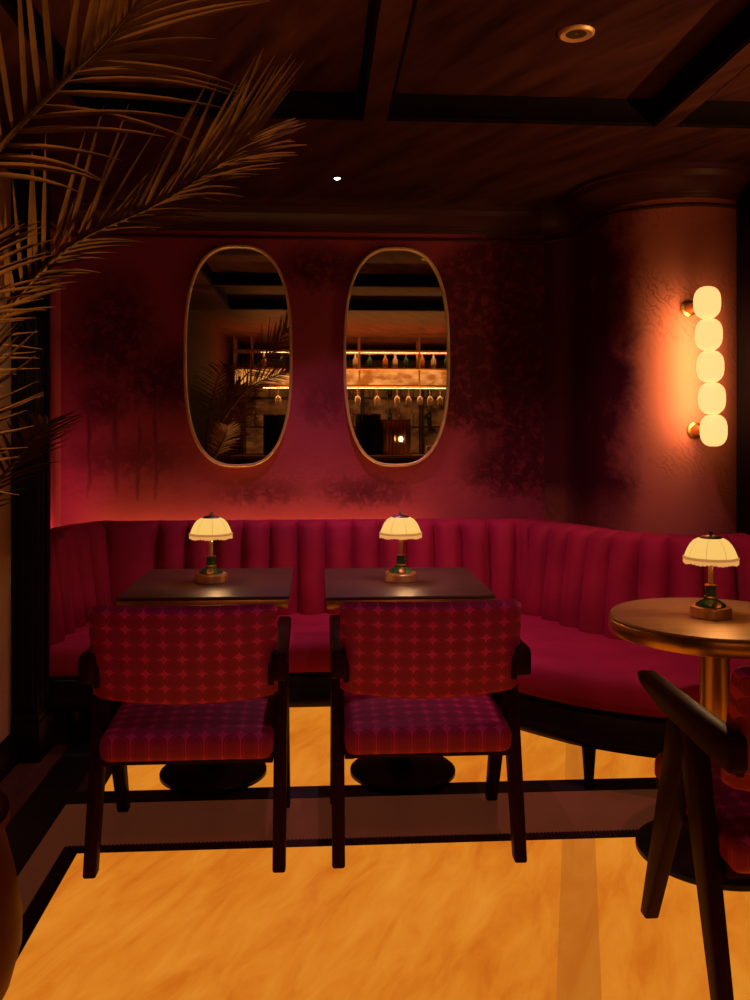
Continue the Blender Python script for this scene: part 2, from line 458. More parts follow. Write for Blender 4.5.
# ceiling: panels above a grid of beams
cz0, cz1 = 2.50, 2.60
ceil = struct('ceiling', rbox(-1.6, 2.8, -5.2, 5.0, cz1, 2.85), M['ceiling'], smooth=False)
obj('soffit', rbox(-1.6, 2.8, 3.37, 5.0, cz0, cz1), M['ceiling'], ceil, smooth=False)
for (a, b) in ((-1.6, -.86), (.17, .255), (1.285, 1.36), (2.2, 2.8)):
    obj('beam', rbox(a, b, .50, 3.37, cz0, cz1), M['ceiling'], ceil, smooth=False)
ybeams = [(1.98, 2.08), (.50, .60)]
for (a, b) in ybeams:
    for (xa, xb) in ((-.86, .17), (.255, 1.285), (1.36, 2.2)):
        obj('beam', rbox(xa, xb, a, b, cz0, cz1), M['ceiling'], ceil, smooth=False)
# dark moulded lining inside each coffer
ye = [3.37] + [v for ab in ybeams for v in (ab[1], ab[0])]
for i in range(0, len(ye) - 1, 2):
    y1, y0 = ye[i], ye[i + 1]
    for (xa, xb) in ((-.86, .17), (.255, 1.285), (1.36, 2.2)):
        path = [(xa, y0), (xa, y1), (xb, y1), (xb, y0), (xa, y0)]
        pr = [(0, cz0 + .004), (.010, cz0 + .004), (.014, cz0 + .014), (.008, cz0 + .024), (.008, cz0 + .08), (.022, cz0 + .10), (.022, cz1 + .004), (0, cz1 + .004)]
        obj('coffer_lining', sweep(path, pr), M['lining'], ceil)

# ------------------------------------------------------------------ banquette
bq = thing('banquette', 'long burgundy velvet banquette with channelled back curving round the right pier', 'banquette', (0, 0, 0))
front = [(-1.30 + (.60 + 1.30) * i / 60, 3.85) for i in range(61)]
a0 = math.atan2(3.85 - CY, .60 - CX) + 2 * PI
FR = 1.20
front += [(CX + FR * math.cos(a), CY + FR * math.sin(a)) for a in [a0 + (R(292) - a0) * (i + 1) / 60 for i in range(60)]]
back = [(-1.30 + (1.02 + 1.30) * i / 60, 4.56) for i in range(61)]
b0 = R(170)
back += [(CX + .50 * math.cos(a), CY + .50 * math.sin(a)) for a in [b0 + (R(292) - b0) * (i + 1) / 60 for i in range(60)]]
for it in range(60):
    f2 = front[:]
    for i in range(45, 80):
        f2[i] = tuple((front[i - 1][d] + 2 * front[i][d] + front[i + 1][d]) / 4 for d in (0, 1))
    front = f2
def loft(front, back, sec):
    """sec: list of (u, z, push) u=0 back edge, 1 front edge, push = metres beyond the front edge along the way out"""
    V, F = [], []; k = len(sec)
    for (fx, fy), (bx, by) in zip(front, back):
        d = Vector((fx - bx, fy - by)); L = d.length; d.normalize()
        for (u, z, q) in sec:
            V.append((bx + d.x * (L * u + q), by + d.y * (L * u + q), z))
    for i in range(len(front) - 1):
        for j in range(k):
            a, b = i * k + j, i * k + (j + 1) % k
            F.append((a, a + k, b + k, b))
    F.append(tuple(range(k))); F.append(tuple((len(front) - 1) * k + j for j in range(k))[::-1])
    return V, F
sec = [(0, .30, 0), (0, .425, 0), (.3, .440, 0), (.6, .447, 0), (.85, .446, 0), (1, .440, -.035), (1, .428, -.014), (1, .412, -.002), (1, .39, .003), (1, .34, .004), (1, .318, 0), (1, .305, -.010), (1, .30, -.03)]
obj('seat_cushion', loft(front, back, sec), M['velvet'], bq, angle=50)
sec = [(.05, .155, 0), (.05, .30, 0), (1, .30, -.022), (1, .285, -.008), (1, .215, -.008), (1, .205, -.002), (1, .19, .004), (1, .175, .004), (1, .165, -.004), (1, .155, -.014)]
obj('base_rail', loft(front, back, sec), M['black_wood'], bq)
# channelled backrests
def backrest(path, pitch, phase=0.0, first=None, h=.885, bulge=.082, lean=.055):
    p = resample(path, max(12, int(arc_len(path)[-1] / .0062)))
    pr = [(-.012, .36), (0.0, .43), (0.0 - lean * .35, .60), (-lean * .75, .76), (-lean * .95, h - .035), (-lean - .012, h - .010), (-lean - .035, h), (-lean - .065, h - .002), (-lean - .085, h - .014), (-lean - .09, h - .04), (-lean - .075, .36)]
    w = [.6, 1, 1, 1, 1, .8, .5, .2, 0, 0, 0]
    tot = arc_len(p)[-1]
    def off(s, j):
        q = s - phase
        if first and q < first: u = q / first
        else: u = ((q - (first or 0)) / pitch) % 1.0
        return bulge * w[j] * (1 - abs(2 * max(0, min(1, u)) - 1) ** 2.6) ** .72
    return sweep(p, pr, off)
obj('backrest', backrest([(-1.055, 4.50), (1.05, 4.50)], .1375, 0, .265), M['velvet'], bq, angle=60)
rp = spline([(1.005, 4.60), (1.055, 4.47), (1.14, 4.31), (1.215, 4.13), (1.30, 3.945), (1.43, 3.815), (1.57, 3.755), (1.72, 3.74), (1.88, 3.77), (2.04, 3.88)], 14)
obj('backrest', backrest(rp, .142), M['velvet'], bq, angle=60)
lp = spline([(-1.165, 3.86), (-1.155, 4.05), (-1.135, 4.25), (-1.09, 4.42), (-1.04, 4.50), (-.985, 4.57)], 14)
obj('backrest', backrest(lp, .135), M['velvet'], bq, angle=60)
for (x, y) in ((-1.05, 3.93), (-.40, 3.92), (.30, 3.92), (1.01, 3.305), (1.62, 3.13), (-1.05, 4.5), (.3, 4.5)):
    obj('leg', tr(lathe([(.013, 0.005), (.016, .01), (.026, .15), (.028, .16)], 16), x, y, 0), M['black_wood'], bq)

# ------------------------------------------------------------------ chairs
def make_chair(loc, label, group):
    t = thing('armchair', label, 'chair', loc, 0, group)
    for s in (-1, 1):
        x0, x1 = s * .262, s * .302
        def leg(poly): return extrude_poly(poly, 'x', min(x0, x1), max(x0, x1))
        obj('leg', leg([(-.255, 0), (-.208, 0), (-.045, .47), (0.0, .615), (-.105, .615), (-.13, .5)]), M['chair_wood'], t, bev=.007)
        obj('leg', leg([(.255, 0), (.212, 0), (-.020, .47), (-.06, .56), (-.03, .612), (.065, .612), (.09, .50)]), M['chair_wood'], t, bev=.007)
        xa, xb = s * .259, s * .304
        arm = [(-.30, .600), (-.285, .588), (.10, .605), (.25, .635), (.275, .652), (.268, .668), (.24, .674), (-.10, .672), (-.285, .676), (-.30, .664)]
        obj('armrest', extrude_poly(arm, 'x', min(xa, xb), max(xa, xb)), M['chair_wood'], t, bev=.009)
    # seat frame
    fr = join(rbox(-.262, .262, -.205, -.165, .318, .350, .004), rbox(-.262, .262, .20, .24, .35, .382, .004),
              xf(rbox(-.262, -.232, -.20, .24, -.016, .016, .004), Matrix.Translation((0, 0, .345)) @ Matrix.Rotation(R(4.5), 4, 'X')),
              xf(rbox(.232, .262, -.20, .24, -.016, .016, .004), Matrix.Translation((0, 0, .345)) @ Matrix.Rotation(R(4.5), 4, 'X')))
    obj('seat_frame', fr, M['chair_wood'], t)
    # padded seat: domed rounded block
    bm = bmesh.new(); bmesh.ops.create_cube(bm, size=1)
    for v in bm.verts: v.co = Vector((v.co.x * .525, v.co.y * .50, v.co.z * .085))
    bmesh.ops.bevel(bm, geom=bm.edges[:], offset=.030, segments=5, affect='EDGES', profile=.5)
    bmesh.ops.subdivide_edges(bm, edges=[e for e in bm.edges if e.calc_length() > .2], cuts=9, use_grid_fill=True)
    for v in bm.verts:
        if v.co.z > 0: v.co.z += .020 * max(0, 1 - (v.co.x / .2625) ** 2) * max(0, 1 - (v.co.y / .25) ** 2)
    g = ([v.co.copy() for v in bm.verts], [[q.index for q in f.verts] for f in bm.faces]); bm.free()
    o = obj('seat', g, M['fabric_seat'], t, angle=60)
    o.location = (0, .02, .388); o.rotation_euler = (R(4.0), 0, 0)
    # curved padded back
    nx, V, F = 28, [], []
    ringp = []
    T, H, rr = .052, .310, .018
    for cxx, czz, st in ((T / 2 - rr, H / 2 - rr, 0), (-T / 2 + rr, H / 2 - rr, 90), (-T / 2 + rr, -H / 2 + rr, 180), (T / 2 - rr, -H / 2 + rr, 270)):
        for q in range(5):
            a = R(st + 90 * q / 4); ringp.append((cxx + rr * math.cos(a), czz + rr * math.sin(a)))
    # densify long sides
    k = len(ringp)
    for i in range(nx + 1):
        u = -1 + 2 * i / nx
        e = max(0.0, (abs(u) - .93) / .07)
        sh = 1 - .45 * e * e
        for (yy, zz) in ringp:
            V.append((u * .277, yy * sh + .030 * u * u - .012, zz * (1 - .05 * e * e) + (.014 if zz < 0 else -.008) * u * u))
    for i in range(nx):
        for j in range(k):
            a, b = i * k + j, i * k + (j + 1) % k
            F.append((a, a + k, b + k, b))
    F.append(tuple(range(k))); F.append(tuple(nx * k + j for j in range(k))[::-1])
    o = obj('backrest', (V, F), M['fabric_back'], t, angle=60)
    o.location = (0, -.255, .669); o.rotation_euler = (R(13), 0, 0)
    # brackets that carry the back between the arms
    for s in (-1, 1):
        obj('back_bracket', rbox(min(s * .25, s * .268), max(s * .25, s * .268), -.262, -.222, .57, .66, .005), M['chair_wood'], t)
    return t
CG = 'star brocade armchairs'
ch = make_chair((-.40, 2.985, .004), 'red star-patterned armchair with black angled legs, at the square table nearest the pale panelled wall', CG)
dup(ch, (.345, 3.00, .004), 'red star-patterned armchair with black angled legs, in front of the middle square table')
dup(ch, (1.195, 2.20, .004), 'red star-patterned armchair cut off at the frame edge, drawn up to the round table')

# ------------------------------------------------------------------ tables
def square_table(loc, label, group):
    t = thing('square_table', label, 'table', loc, 0, group)
    obj('tabletop', rbox(-.303, .303, -.325, .325, .738, .750, .003), M['table_dark'], t)
    obj('brass_edge', rbox(-.300, .300, -.322, .322, .706, .738, .003), M['brass'], t)
    obj('column', lathe([(.03, .03), (.038, .035), (.038, .66), (.09, .68), (.10, .706)], 28), M['base_metal'], t)
    obj('base', lathe([(.198, .0), (.205, .005), (.205, .018), (.195, .026), (.05, .034), (.045, .034)], 48), M['base_metal'], t)
    return t
TG = 'square bistro tables'
tb = square_table((-.405, 3.53, .004), 'dark square bistro table with brass edge, nearest the pale panelled wall', TG)
dup(tb, (.330, 3.50, .004), 'dark square bistro table with brass edge, in the middle below the second mirror')
rt = thing('round_table', 'round bronze-topped bistro table with brass rim by the right pier', 'table', (1.25, 2.77, .004))
obj('tabletop', lathe([(0, .752), (.30, .752), (.317, .751), (.320, .746), (.318, .742), (0, .742)], 72), M['table_bronze'], rt)
obj('brass_edge', lathe([(.30, .742), (.322, .742), (.324, .738), (.324, .702), (.321, .698), (.28, .698)], 72), M['brass'], rt)
obj('column', lathe([(.06, .03), (.046, .04), (.046, .69), (.06, .698)], 36), M['brass'], rt)
obj('base', lathe([(.232, .0), (.24, .006), (.24, .020), (.225, .030), (.06, .036), (.05, .036)], 56), M['base_metal'], rt)

# ------------------------------------------------------------------ table lamps
def make_lamp(loc, label, group):
    t = thing('table_lamp', label, 'lamp', loc, 0, group)
    t.scale = (1, 1, .945)
    obj('base', lathe([(.060, 0), (.0625, .002), (.0625, .028), (.0605, .030), (.060, .034), (.048, .036)], 40), M['lamp_brass'], t)
    gb = obj('green_body', lathe([(.047, .034), (.044, .042), (.034, .050), (.023, .056), (.019, .064), (.0165, .072), (.0165, .100), (.018, .102), (.012, .104)], 36), M['green'], t)
    obj('brass_ring', lathe([(.020, .0625), (.0225, .065), (.020, .0685)], 28), M['brass'], gb)
    obj('brass_ring', lathe([(.0165, .1), (.0205, .1025), (.0205, .106), (.012, .108)], 28), M['brass'], gb)
    obj('stem', lathe([(.009, .104), (.008, .108), (.008, .20), (.011, .205)], 20), M['mirror_brass'], t)
    medal = xf(lathe([(0, 0), (.012, 0), (.015, .003), (.012, .006), (.009, .004), (0, .004)], 20), Matrix.Translation((0, -.040, .044)) @ Matrix.Rotation(R(50), 4, 'X'))
    obj('brass_medallion', medal, M['brass'], t)
    lob = lambda a, j: 1 + .020 * (abs(math.sin(4 * a)) ** .6 - .5) * (1 if 1 < j < 12 else .5)
    outer = [(.030, .262), (.040, .2605), (.052, .253), (.062, .241), (.070, .226), (.076, .210), (.080, .198)]
    inner = [(r - .002, z - .002) for r, z in outer[::-1]]
    sh = obj('shade', lathe(outer + inner, 96, lob), M['shade'], t, angle=70)
    obj('braid_trim', lathe([(.0795, .201), (.0835, .1985), (.0845, .195), (.0825, .192), (.079, .194)], 96, lambda a, j: 1 + .012 * (abs(math.sin(4 * a)) ** .6 - .5)), M['trim_band'], sh)
    V, F = [], []
    nn = 192
    for i in range(nn):
        a = 2 * PI * i / nn
        lo = .178 + .0035 * math.sin(4 * a) ** 2 + .0012 * ((i * 7) % 5 - 2)
        rr = .0815 * (1 + .012 * (abs(math.sin(4 * a)) ** .6 - .5)) + .0008 * (i % 2)
        V += [(rr * math.cos(a), rr * math.sin(a), .194), (rr * math.cos(a) * 1.01, rr * math.sin(a) * 1.01, lo), ((rr - .0015) * math.cos(a), (rr - .0015) * math.sin(a), lo), ((rr - .0015) * math.cos(a), (rr - .0015) * math.sin(a), .194)]
    for i in range(nn):
        a, b = 4 * i, 4 * ((i + 1) % nn)
        for q in range(3): F.append((a + q, b + q, b + q + 1, a + q + 1))
    obj('fringe', (V, F), M['fringe'], sh)
    cp = obj('cap', lathe([(.034, .2605), (.033, .264), (.026, .268), (.010, .271), (0, .271)], 36), M['steel'], t)
    obj('finial', lathe([(0, .268), (.005, .270), (.004, .275), (.007, .279), (.005, .284), (0, .286)], 18), M['steel'], cp)
    light('lamp_bulb', 'POINT', (0.024, -.008, .200), 11.0, (1, .55, .22), t, shadow_soft_size=.014)
    return t
LG = 'fringed table lamps'
lm = make_lamp((-.415, 3.53, .754), 'lit fringed lamp with green and brass base, on the square table below the first mirror', LG)
dup(lm, (.323, 3.51, .754), 'lit fringed lamp with green and brass base, on the square table below the second mirror')
dup(lm, (1.236, 2.765, .756), 'lit fringed lamp with green and brass base, on the round table')

# ------------------------------------------------------------------ mirrors
def make_mirror(loc, label, group):
    t = thing('wall_mirror', label, 'mirror', loc, 0, group)
    def loop(a, b, n=96, e=2.75):
        out = []
        for i in range(n):
            q = 2 * PI * i / n; c, s = math.cos(q), math.sin(q)
            out.append((a * math.copysign(abs(c) ** (2 / e), c), b * math.copysign(abs(s) ** (2 / e), s)))
        return out
    A, B = .279, .574
    prof = [(0, 0), (0, -.036), (-.003, -.040), (-.011, -.040), (-.014, -.037), (-.014, -.020), (-.014, 0)]
    V, F = [], []; n = 96; k = len(prof)
    loops = [loop(A + q, B + q) for q, y in prof]
    for i in range(n):
        for j, (q, y) in enumerate(prof): V.append((loops[j][i][0], y, loops[j][i][1]))
    for i in range(n):
        for j in range(k):
            a, b = i * k + j, i * k + (j + 1) % k
            c, d = ((i + 1) % n) * k + j, ((i + 1) % n) * k + (j + 1) % k
            F.append((a, c, d, b))
    obj('frame', (V, F), M['mirror_brass'], t)
    lp = loop(A - .010, B - .010)
    g = extrude_poly(lp, 'y', -.022, -.002)
    obj('mirror_glass', g, M['glass_mirror'], t, angle=20)
    return t
mr = make_mirror((-.412, WY - .002, 1.722), 'tall oval brass-framed mirror on the red wall, reflecting the palm', 'oval wall mirrors')
dup(mr, (.412, WY - .002, 1.722), 'tall oval brass-framed mirror on the red wall, reflecting the bar shelves')

# ------------------------------------------------------------------ sconce
sx, sy = 1.648, CY - math.sqrt(CR * CR - (1.648 - CX) ** 2)
sc = thing('wall_sconce', 'vertical wall light of five glowing opal globes on the right pier', 'wall light', (sx, sy, 1.610), 0)
GY = -.195
for k in range(5):
    gl = lathe([(0, -.0675), (.018, -.067), (.031, -.0625), (.043, -.052), (.0515, -.037), (.055, -.018), (.0555, 0), (.055, .018), (.0515, .037), (.043, .052), (.031, .0625), (.018, .067), (0, .0675)], 40)
    o = obj('globe', gl, M['globe'], sc, angle=80)
    o.location = (.022 - .007 * k, GY, -.270 + .135 * k + .0)
    if k in (0, 4):
        mt = xf(lathe([(.036, 0), (.036, .012), (.026, .018), (.022, .03), (.022, .115), (.03, .128)], 28), Matrix.Rotation(R(90), 4, 'X'))
        mo = obj('mount', mt, M['brass'], sc); mo.location = (.022 - .007 * k, -.002, -.270 + .135 * k)
for k in range(3):
    jt = obj('joint', tr(lathe([(.016, -.006), (.016, .006)], 20), .0185 - .007 * (k + .0), GY, -.2025 + .135 * k), M['brass'], sc)
jt = obj('joint', tr(lathe([(.016, -.006), (.016, .006)], 20), -.0025, GY, -.2025 + .135 * 3), M['brass'], sc)
light('sconce_halo_fill', 'AREA', (-.022, -.134, 0), 4.6, (1, .62, .22), sc, rot=(R(90), 0, 0), shape='RECTANGLE', size=.09, size_y=.58)  # unseen light added behind the globes to spread their halo on the wall

# ------------------------------------------------------------------ ceiling fittings
dl = thing('recessed_downlight', 'round brass recessed downlight in the streaked ceiling coffer', 'downlight', (.815, 2.80, cz1), 0)
obj('ring', lathe([(.030, -.004), (.050, -.010), (.056, -.006), (.058, .0)], 36), M['mirror_brass'], dl)
obj('reflector', lathe([(.036, -.005), (.030, .004), (.02, -.002), (0, -.006)], 30), M['bulb_dim'], dl)
sp = thing('ceiling_spotlight', 'small bright spotlight in the dark ceiling above the mirrors', 'spotlight', (.088, 4.14, cz0), 0)
obj('ring', lathe([(.017, -.003), (.026, -.006), (.030, 0)], 28), M['base_metal'], sp)
obj('bulb', lathe([(0, -.006), (.010, -.006), (.0135, -.003), (.0135, .0)], 20), M['bulb'], sp)

# ------------------------------------------------------------------ palm
px, py = -.922, 1.985
pm = thing('potted_palm', 'large feathery palm in an oxblood pot at the left edge', 'plant', (px, py, .0), 0)
obj('planter', lathe([(.13, 0), (.16, .006), (.205, .05), (.25, .13), (.272, .21), (.272, .27), (.258, .36), (.238, .44), (.232, .47), (.246, .485), (.246, .505), (.232, .508), (.222, .50), (.222, .44)], 56), M['terracotta'], pm)
obj('soil', lathe([(0, .462), (.12, .466), (.221, .455), (.221, .44)], 32), M['soil'], pm)
obj('trunk', tube([(0, 0, .44), (0.01, 0, .6), (0, 0, .78), (0, 0, .92)], [.07, .065, .055, .03], 14), M['trunk'], pm)
rnd = random.Random(7)
def leaflet(p, d, L, w, droop, nrm, segs=6):
    """narrow folded blade that bends with gravity"""
    V, F = [], []
    d = d.normalized(); q = p.copy(); step = L / segs
    for i in range(segs + 1):
        u = i / segs
        side = d.cross(nrm)
        if side.length < 1e-3: side = d.cross(Vector((0, 0, 1)))
        side.normalize(); up = side.cross(d)
        ww = w * .72 * (min(1, .35 + 3.2 * u)) * (1 - u ** 2.2) + .0004
        V += [q - side * ww + up * ww * .35, q + Vector((0, 0, -.0003)), q + side * ww + up * ww * .35]
        d = (d + Vector((0, 0, -droop * (.3 + u)))).normalized()
        q = q + d * step
    for i in range(segs):
        a = 3 * i
        F += [(a, a + 1, a + 4, a + 3), (a + 1, a + 2, a + 5, a + 4)]
    return V, F
def frond(pts, N, Lmax, n, fold=(.25, .25), droop=(.05, .05), alpha=(62, 22), w=.0075, start=.30, scale=(1, 1)):
    P = [Vector(q) for q in spline(pts, 16)]
    N = Vector(N).normalized()
    r = obj('frond', tube(P, [.009 * (1 - .8 * i / (len(P) - 1)) for i in range(len(P))], 8), M['rachis'], pm)
    geos = []
    for i in range(n):
        u = start + (1 - start) * (i + .5) / n
        f = u * (len(P) - 1); j = min(len(P) - 2, int(f)); p = P[j].lerp(P[j + 1], f - j)
        T = (P[min(j + 2, len(P) - 1)] - P[max(0, j - 1)]).normalized()
        Sd = T.cross(N).normalized(); Nn = Sd.cross(T).normalized()
        v = (u - start) / (1 - start)
        prof = (.55 + .45 * math.sin(PI * min(1, v * 1.25 + .12))) if v < .55 else 1 - .55 * ((v - .55) / .45) ** 1.4
        for sg in (-1, 1):
            k = 0 if sg < 0 else 1
            al = R(alpha[0] + (alpha[1] - alpha[0]) * v + rnd.uniform(-7, 7))
            fo = fold[k] + rnd.uniform(-.12, .12)
            d = T * math.cos(al) + (Sd * sg * math.cos(fo) + Nn * math.sin(fo)) * math.sin(al)
            L = Lmax * prof * scale[k] * rnd.uniform(.86, 1.1)
            geos.append(leaflet(p, d, L, w * rnd.uniform(.8, 1.15), droop[k] * rnd.uniform(.5, 1.5), Nn))
    obj('leaflets', join(*geos), M['frond'], r, angle=70)
    return r
def W(*ps): return [(x - px, y - py, z) for x, y, z in ps]
b = (px, py, .90)
frond(W(b, (-.84, 1.95, 1.30), (-.664, 1.925, 1.576), (-.516, 1.886, 1.716), (-.335, 1.844, 1.795), (-.235, 1.82, 1.85), (-.17, 1.805, 1.893), (-.135, 1.80, 1.92)), (.35, -1, .35), .29, 46, (.15, .75), (.01, .05), (44, 16), .0072, .28, (1, .72))
frond(W(b, (-.80, 1.78, 1.45), (-.66, 1.68, 1.74), (-.565, 1.64, 1.85), (-.446, 1.63, 1.969), (-.3876, 1.628, 2.022), (-.316, 1.623, 2.11), (-.272, 1.62, 2.20)), (.2, -1, .1), .32, 25, (.15, .2), (.0, .07), (52, 20), .0085, .34, (1, .9))
frond(W(b, (-.86, 1.86, 1.12), (-.76, 1.75, 1.26), (-.69, 1.71, 1.36), (-.655, 1.70, 1.46)), (.1, -.9, .3), .25, 30, (.1, .1), (-.02, -.03), (60, 30), .0062, .25)
frond(W(b, (-.90, 1.9, 1.25), (-.80, 1.85, 1.46), (-.72, 1.82, 1.60), (-.66, 1.80, 1.70)), (.2, -.9, .2), .24, 30, (.1, .1), (.03, .05), (60, 25), .0065, .3)
frond(W(b, (-.92, 1.8, 1.35), (-.88, 1.5, 1.75), (-.82, 1.25, 1.90), (-.76, 1.1, 1.88)), (0, .3, 1), .27, 30, (.2, .2), (.06, .06))
frond(W(b, (-.80, 2.15, 1.15), (-.72, 2.28, 1.30), (-.70, 2.38, 1.36)), (.0, -.2, 1), .16, 22, (.2, .2), (.05, .05))
frond(W(b, (-.83, 1.75, 1.2), (-.72, 1.45, 1.5), (-.58, 1.2, 1.62)), (.3, .1, 1), .26, 30, (.2, .2), (.06, .06))

# ------------------------------------------------------------------ the bar across the room, seen in the mirrors
M['bar_wood'] = plain('bar_front_wood', (.03, .012, .008), .4, var=.3, scale=6)
M['bar_top'] = plain('polished_oak_top', (.45, .22, .07), .3, var=.2, scale=5, stretch=(.6, 6, 1))
def patchy(name, lo, hi, st, sc):
    m, t, p = nt(name)
    f = noise(t, mapping(t, objco(t), (sc, sc, sc * 1.6)), 1.0, 4, .6)
    t.links.new(ramp(t, f, [(.38, lo), (.62, hi)]), p.inputs['Emission Color'])
    setp(p, Base_Color=(.2, .08, .02, 1), Roughness=.3, Emission_Strength=st)
    return m
M['amber_glass'] = patchy('lit_amber_glass', (.30, .085, .012), (1, .45, .11), .85, 5)
M['dim_amber'] = patchy('back_bar_glow', (.05, .012, .002), (1, .30, .06), .10, 4)
M['b_amber'] = plain('amber_bottle_glass', (.35, .14, .03), .12)
M['b_green'] = plain('dark_green_bottle_glass', (.02, .06, .025), .12)
M['b_clear'] = plain('clear_bottle_glass', (.45, .36, .26), .1)
M['napkin'] = plain('white_linen', (.75, .65, .52), .8, var=.05)
m, t, p = nt('drinking_glass'); setp(p, Base_Color=(.8, .62, .42, 1), Roughness=.08, Metallic=.35); p.inputs['Alpha'].default_value = .55
M['drink_glass'] = m
BY = -3.15
ct = thing('bar_counter', 'long dark bar counter with a golden oak top across the room', 'bar counter', (.62, BY, .0))
obj('front', join(rbox(-1.75, 1.9, -.25, .22, .0, .93), *[rbox(-1.70 + .12 * i, -1.63 + .12 * i, .22, .235, .12, .88, .006) for i in range(30)]), M['bar_wood'], ct)
obj('worktop', rbox(-1.80, 1.95, -.30, .32, .93, .975, .008), M['bar_top'], ct)
obj('foot_rail', join(tube([(-1.75, .36, .18), (1.9, .36, .18)], .02, 12)), M['brass'], ct)
gy = BY
gn = thing('bar_gantry', 'brass overhead bar gantry with a lit amber glass shelf', 'bar gantry', (.35, gy, 0))
for z, r in ((2.41, .016), (2.165, .014), (1.925, .014)):
    for yy in (-.14, .14):
        obj('rail', rbox(-1.50, 1.85, yy - r, yy + r, z - r, z + r, .003), M['brass'], gn)
for x in (-1.49, -1.26, .22, 1.05, 1.84):
    for yy in (-.14, .14):
        obj('post', rbox(x - .012, x + .012, yy - .012, yy + .012, 1.912, 2.60), M['brass'], gn, smooth=False)
obj('lit_panel', join(rbox(-1.48, 1.83, .136, .146, 1.945, 2.15)), M['amber_glass'], gn, smooth=False)
obj('shelf', rbox(-1.48, 1.83, -.14, .13, 2.150, 2.166, .002), M['brass'], gn)
obj('shelf', rbox(-1.48, 1.83, -.14, .14, 1.912, 1.925, .002), M['brass'], gn)
bb = thing('back_bar', 'dark back bar cabinet with dim glowing shelf bays behind the counter', 'cabinet', (.62, -4.6, 0))
obj('carcass', join(rbox(-1.8, 1.95, -.30, -.24, 0, 2.4), rbox(-1.8, 1.95, -.24, .08, 0, .9), *[rbox(-1.8 + .93 * i, -1.76 + .93 * i, -.24, .08, .9, 2.4) for i in range(5)], rbox(-1.8, 1.95, -.24, .08, 2.32, 2.4)), M['bar_wood'], bb, smooth=False)
for i in range(4):
    obj('glow_panel', rbox(-1.75 + .93 * i, -.88 + .93 * i, -.24, -.225, .95, 2.28), M['dim_amber'], bb, smooth=False)
for z in (1.35, 1.80):
    obj('shelf', rbox(-1.76, 1.91, -.23, .07, z, z + .03), M['bar_wood'], bb, smooth=False)
def bottle(name, loc, h, r, mat, label, group):
    t = thing(name, label, 'bottle', loc, 0, group)
    obj('body', lathe([(r * .9, 0), (r, .006), (r, h * .58), (r * .85, h * .66), (r * .38, h * .76), (r * .34, h * .93), (r * .4, h * .94), (r * .4, h)], 20), mat, t)
    obj('cap', lathe([(r * .44, h * .955), (r * .44, h * 1.02), (0, h * 1.02)], 16), M['brass'], t)
    return t
NM = ['first', 'second', 'third', 'fourth', 'fifth', 'sixth', 'seventh', 'eighth', 'ninth', 'tenth', 'eleventh', 'twelfth']
kinds = [bottle('bottle', (-.75, gy - .02, 2.167), .225, .036, M['b_amber'], 'amber bottle on the gantry shelf, first from the palm side of the mirrors', 'bottles on the bar gantry'),
         bottle('bottle', (-.50, gy - .02, 2.167), .215, .034, M['b_green'], 'green bottle on the gantry shelf, second from the palm side of the mirrors', 'bottles on the bar gantry'),
         bottle('bottle', (-.30, gy - .02, 2.167), .22, .036, M['b_clear'], 'clear bottle on the gantry shelf, third from the palm side of the mirrors', 'bottles on the bar gantry')]
for i, x in enumerate((.10, .52, .72, .94, 1.08, 1.23, 1.46, 1.62, 1.80)):
    q = (i * 2) % 3
    dup(kinds[q], (x, gy - .02, 2.167), ['amber', 'green', 'clear'][q] + ' bottle on the gantry shelf, ' + NM[i + 3] + ' from the palm side of the mirrors')
kb = 0
for lv, z in (('lower', 1.38), ('upper', 1.83)):
    for i, x in enumerate((-.95, -.72, .30, .52, .84, 1.12, 1.26, 1.46, 1.74)):
        q = (i + kb) % 3; kb += 1
        o = dup(kinds[q], (x, -4.60, z + .001), ['amber', 'green', 'clear'][q] + ' bottle on the ' + lv + ' back bar shelf, ' + NM[i] + ' from the palm side', group='bottles on the back bar shelves')
        o.scale = (1, 1, 1.3)
wg = thing('hanging_wine_glass', 'wine glass hanging upside down from the gantry, first from the palm side', 'glass', (-.55, gy + .05, 1.910), 0, 'glasses hanging from the bar gantry')
obj('foot', lathe([(0, 0), (.036, -.001), (.036, -.004), (.006, -.008)], 24), M['drink_glass'], wg)
obj('stem', lathe([(.005, -.006), (.004, -.05), (.004, -.10), (.008, -.115)], 14), M['drink_glass'], wg)
obj('bowl', lathe([(.006, -.112), (.028, -.125), (.042, -.155), (.044, -.185), (.036, -.235), (.034, -.235), (.042, -.185), (.040, -.155), (.026, -.127)], 28), M['drink_glass'], wg)
for i, x in enumerate((-.32, .05, .55, .82, 1.10, 1.26, 1.42, 1.56, 1.70)):
    dup(wg, (x, gy + .05, 1.910), 'wine glass hanging upside down from the gantry, ' + NM[i + 1] + ' from the palm side')
def drum(name, loc, r, h, mat, label, cat):
    t = thing(name, label, cat, loc)
    obj('body', lathe([(r * .95, 0), (r, .01), (r, h - .01), (r * .96, h), (0, h)], 220, lambda a, j: 1 + .022 * 2.2 * math.sin(22 * a)), mat, t, angle=80)
    obj('rim', lathe([(r * .98, h - .006), (r * 1.04, h), (r * 1.04, h + .012), (r * .9, h + .012)], 48), M['brass'], t)
    return t
drum('ribbed_drum', (.70, BY - .02, .975), .17, .56, M['base_metal'], 'black ribbed drum standing on the bar counter', 'drum')
drum('ribbed_urn', (1.09, BY - .04, .975), .20, .48, M['brass'], 'brass ribbed urn standing on the bar counter', 'urn')
drum('ribbed_planter', (-.60, BY - .02, .975), .15, .55, M['base_metal'], 'black ribbed planter on the bar counter behind the palm', 'planter')
bl = thing('bar_lamp', 'small bare-bulb brass lamp on the bar counter', 'lamp', (1.24, BY + .20, .975))
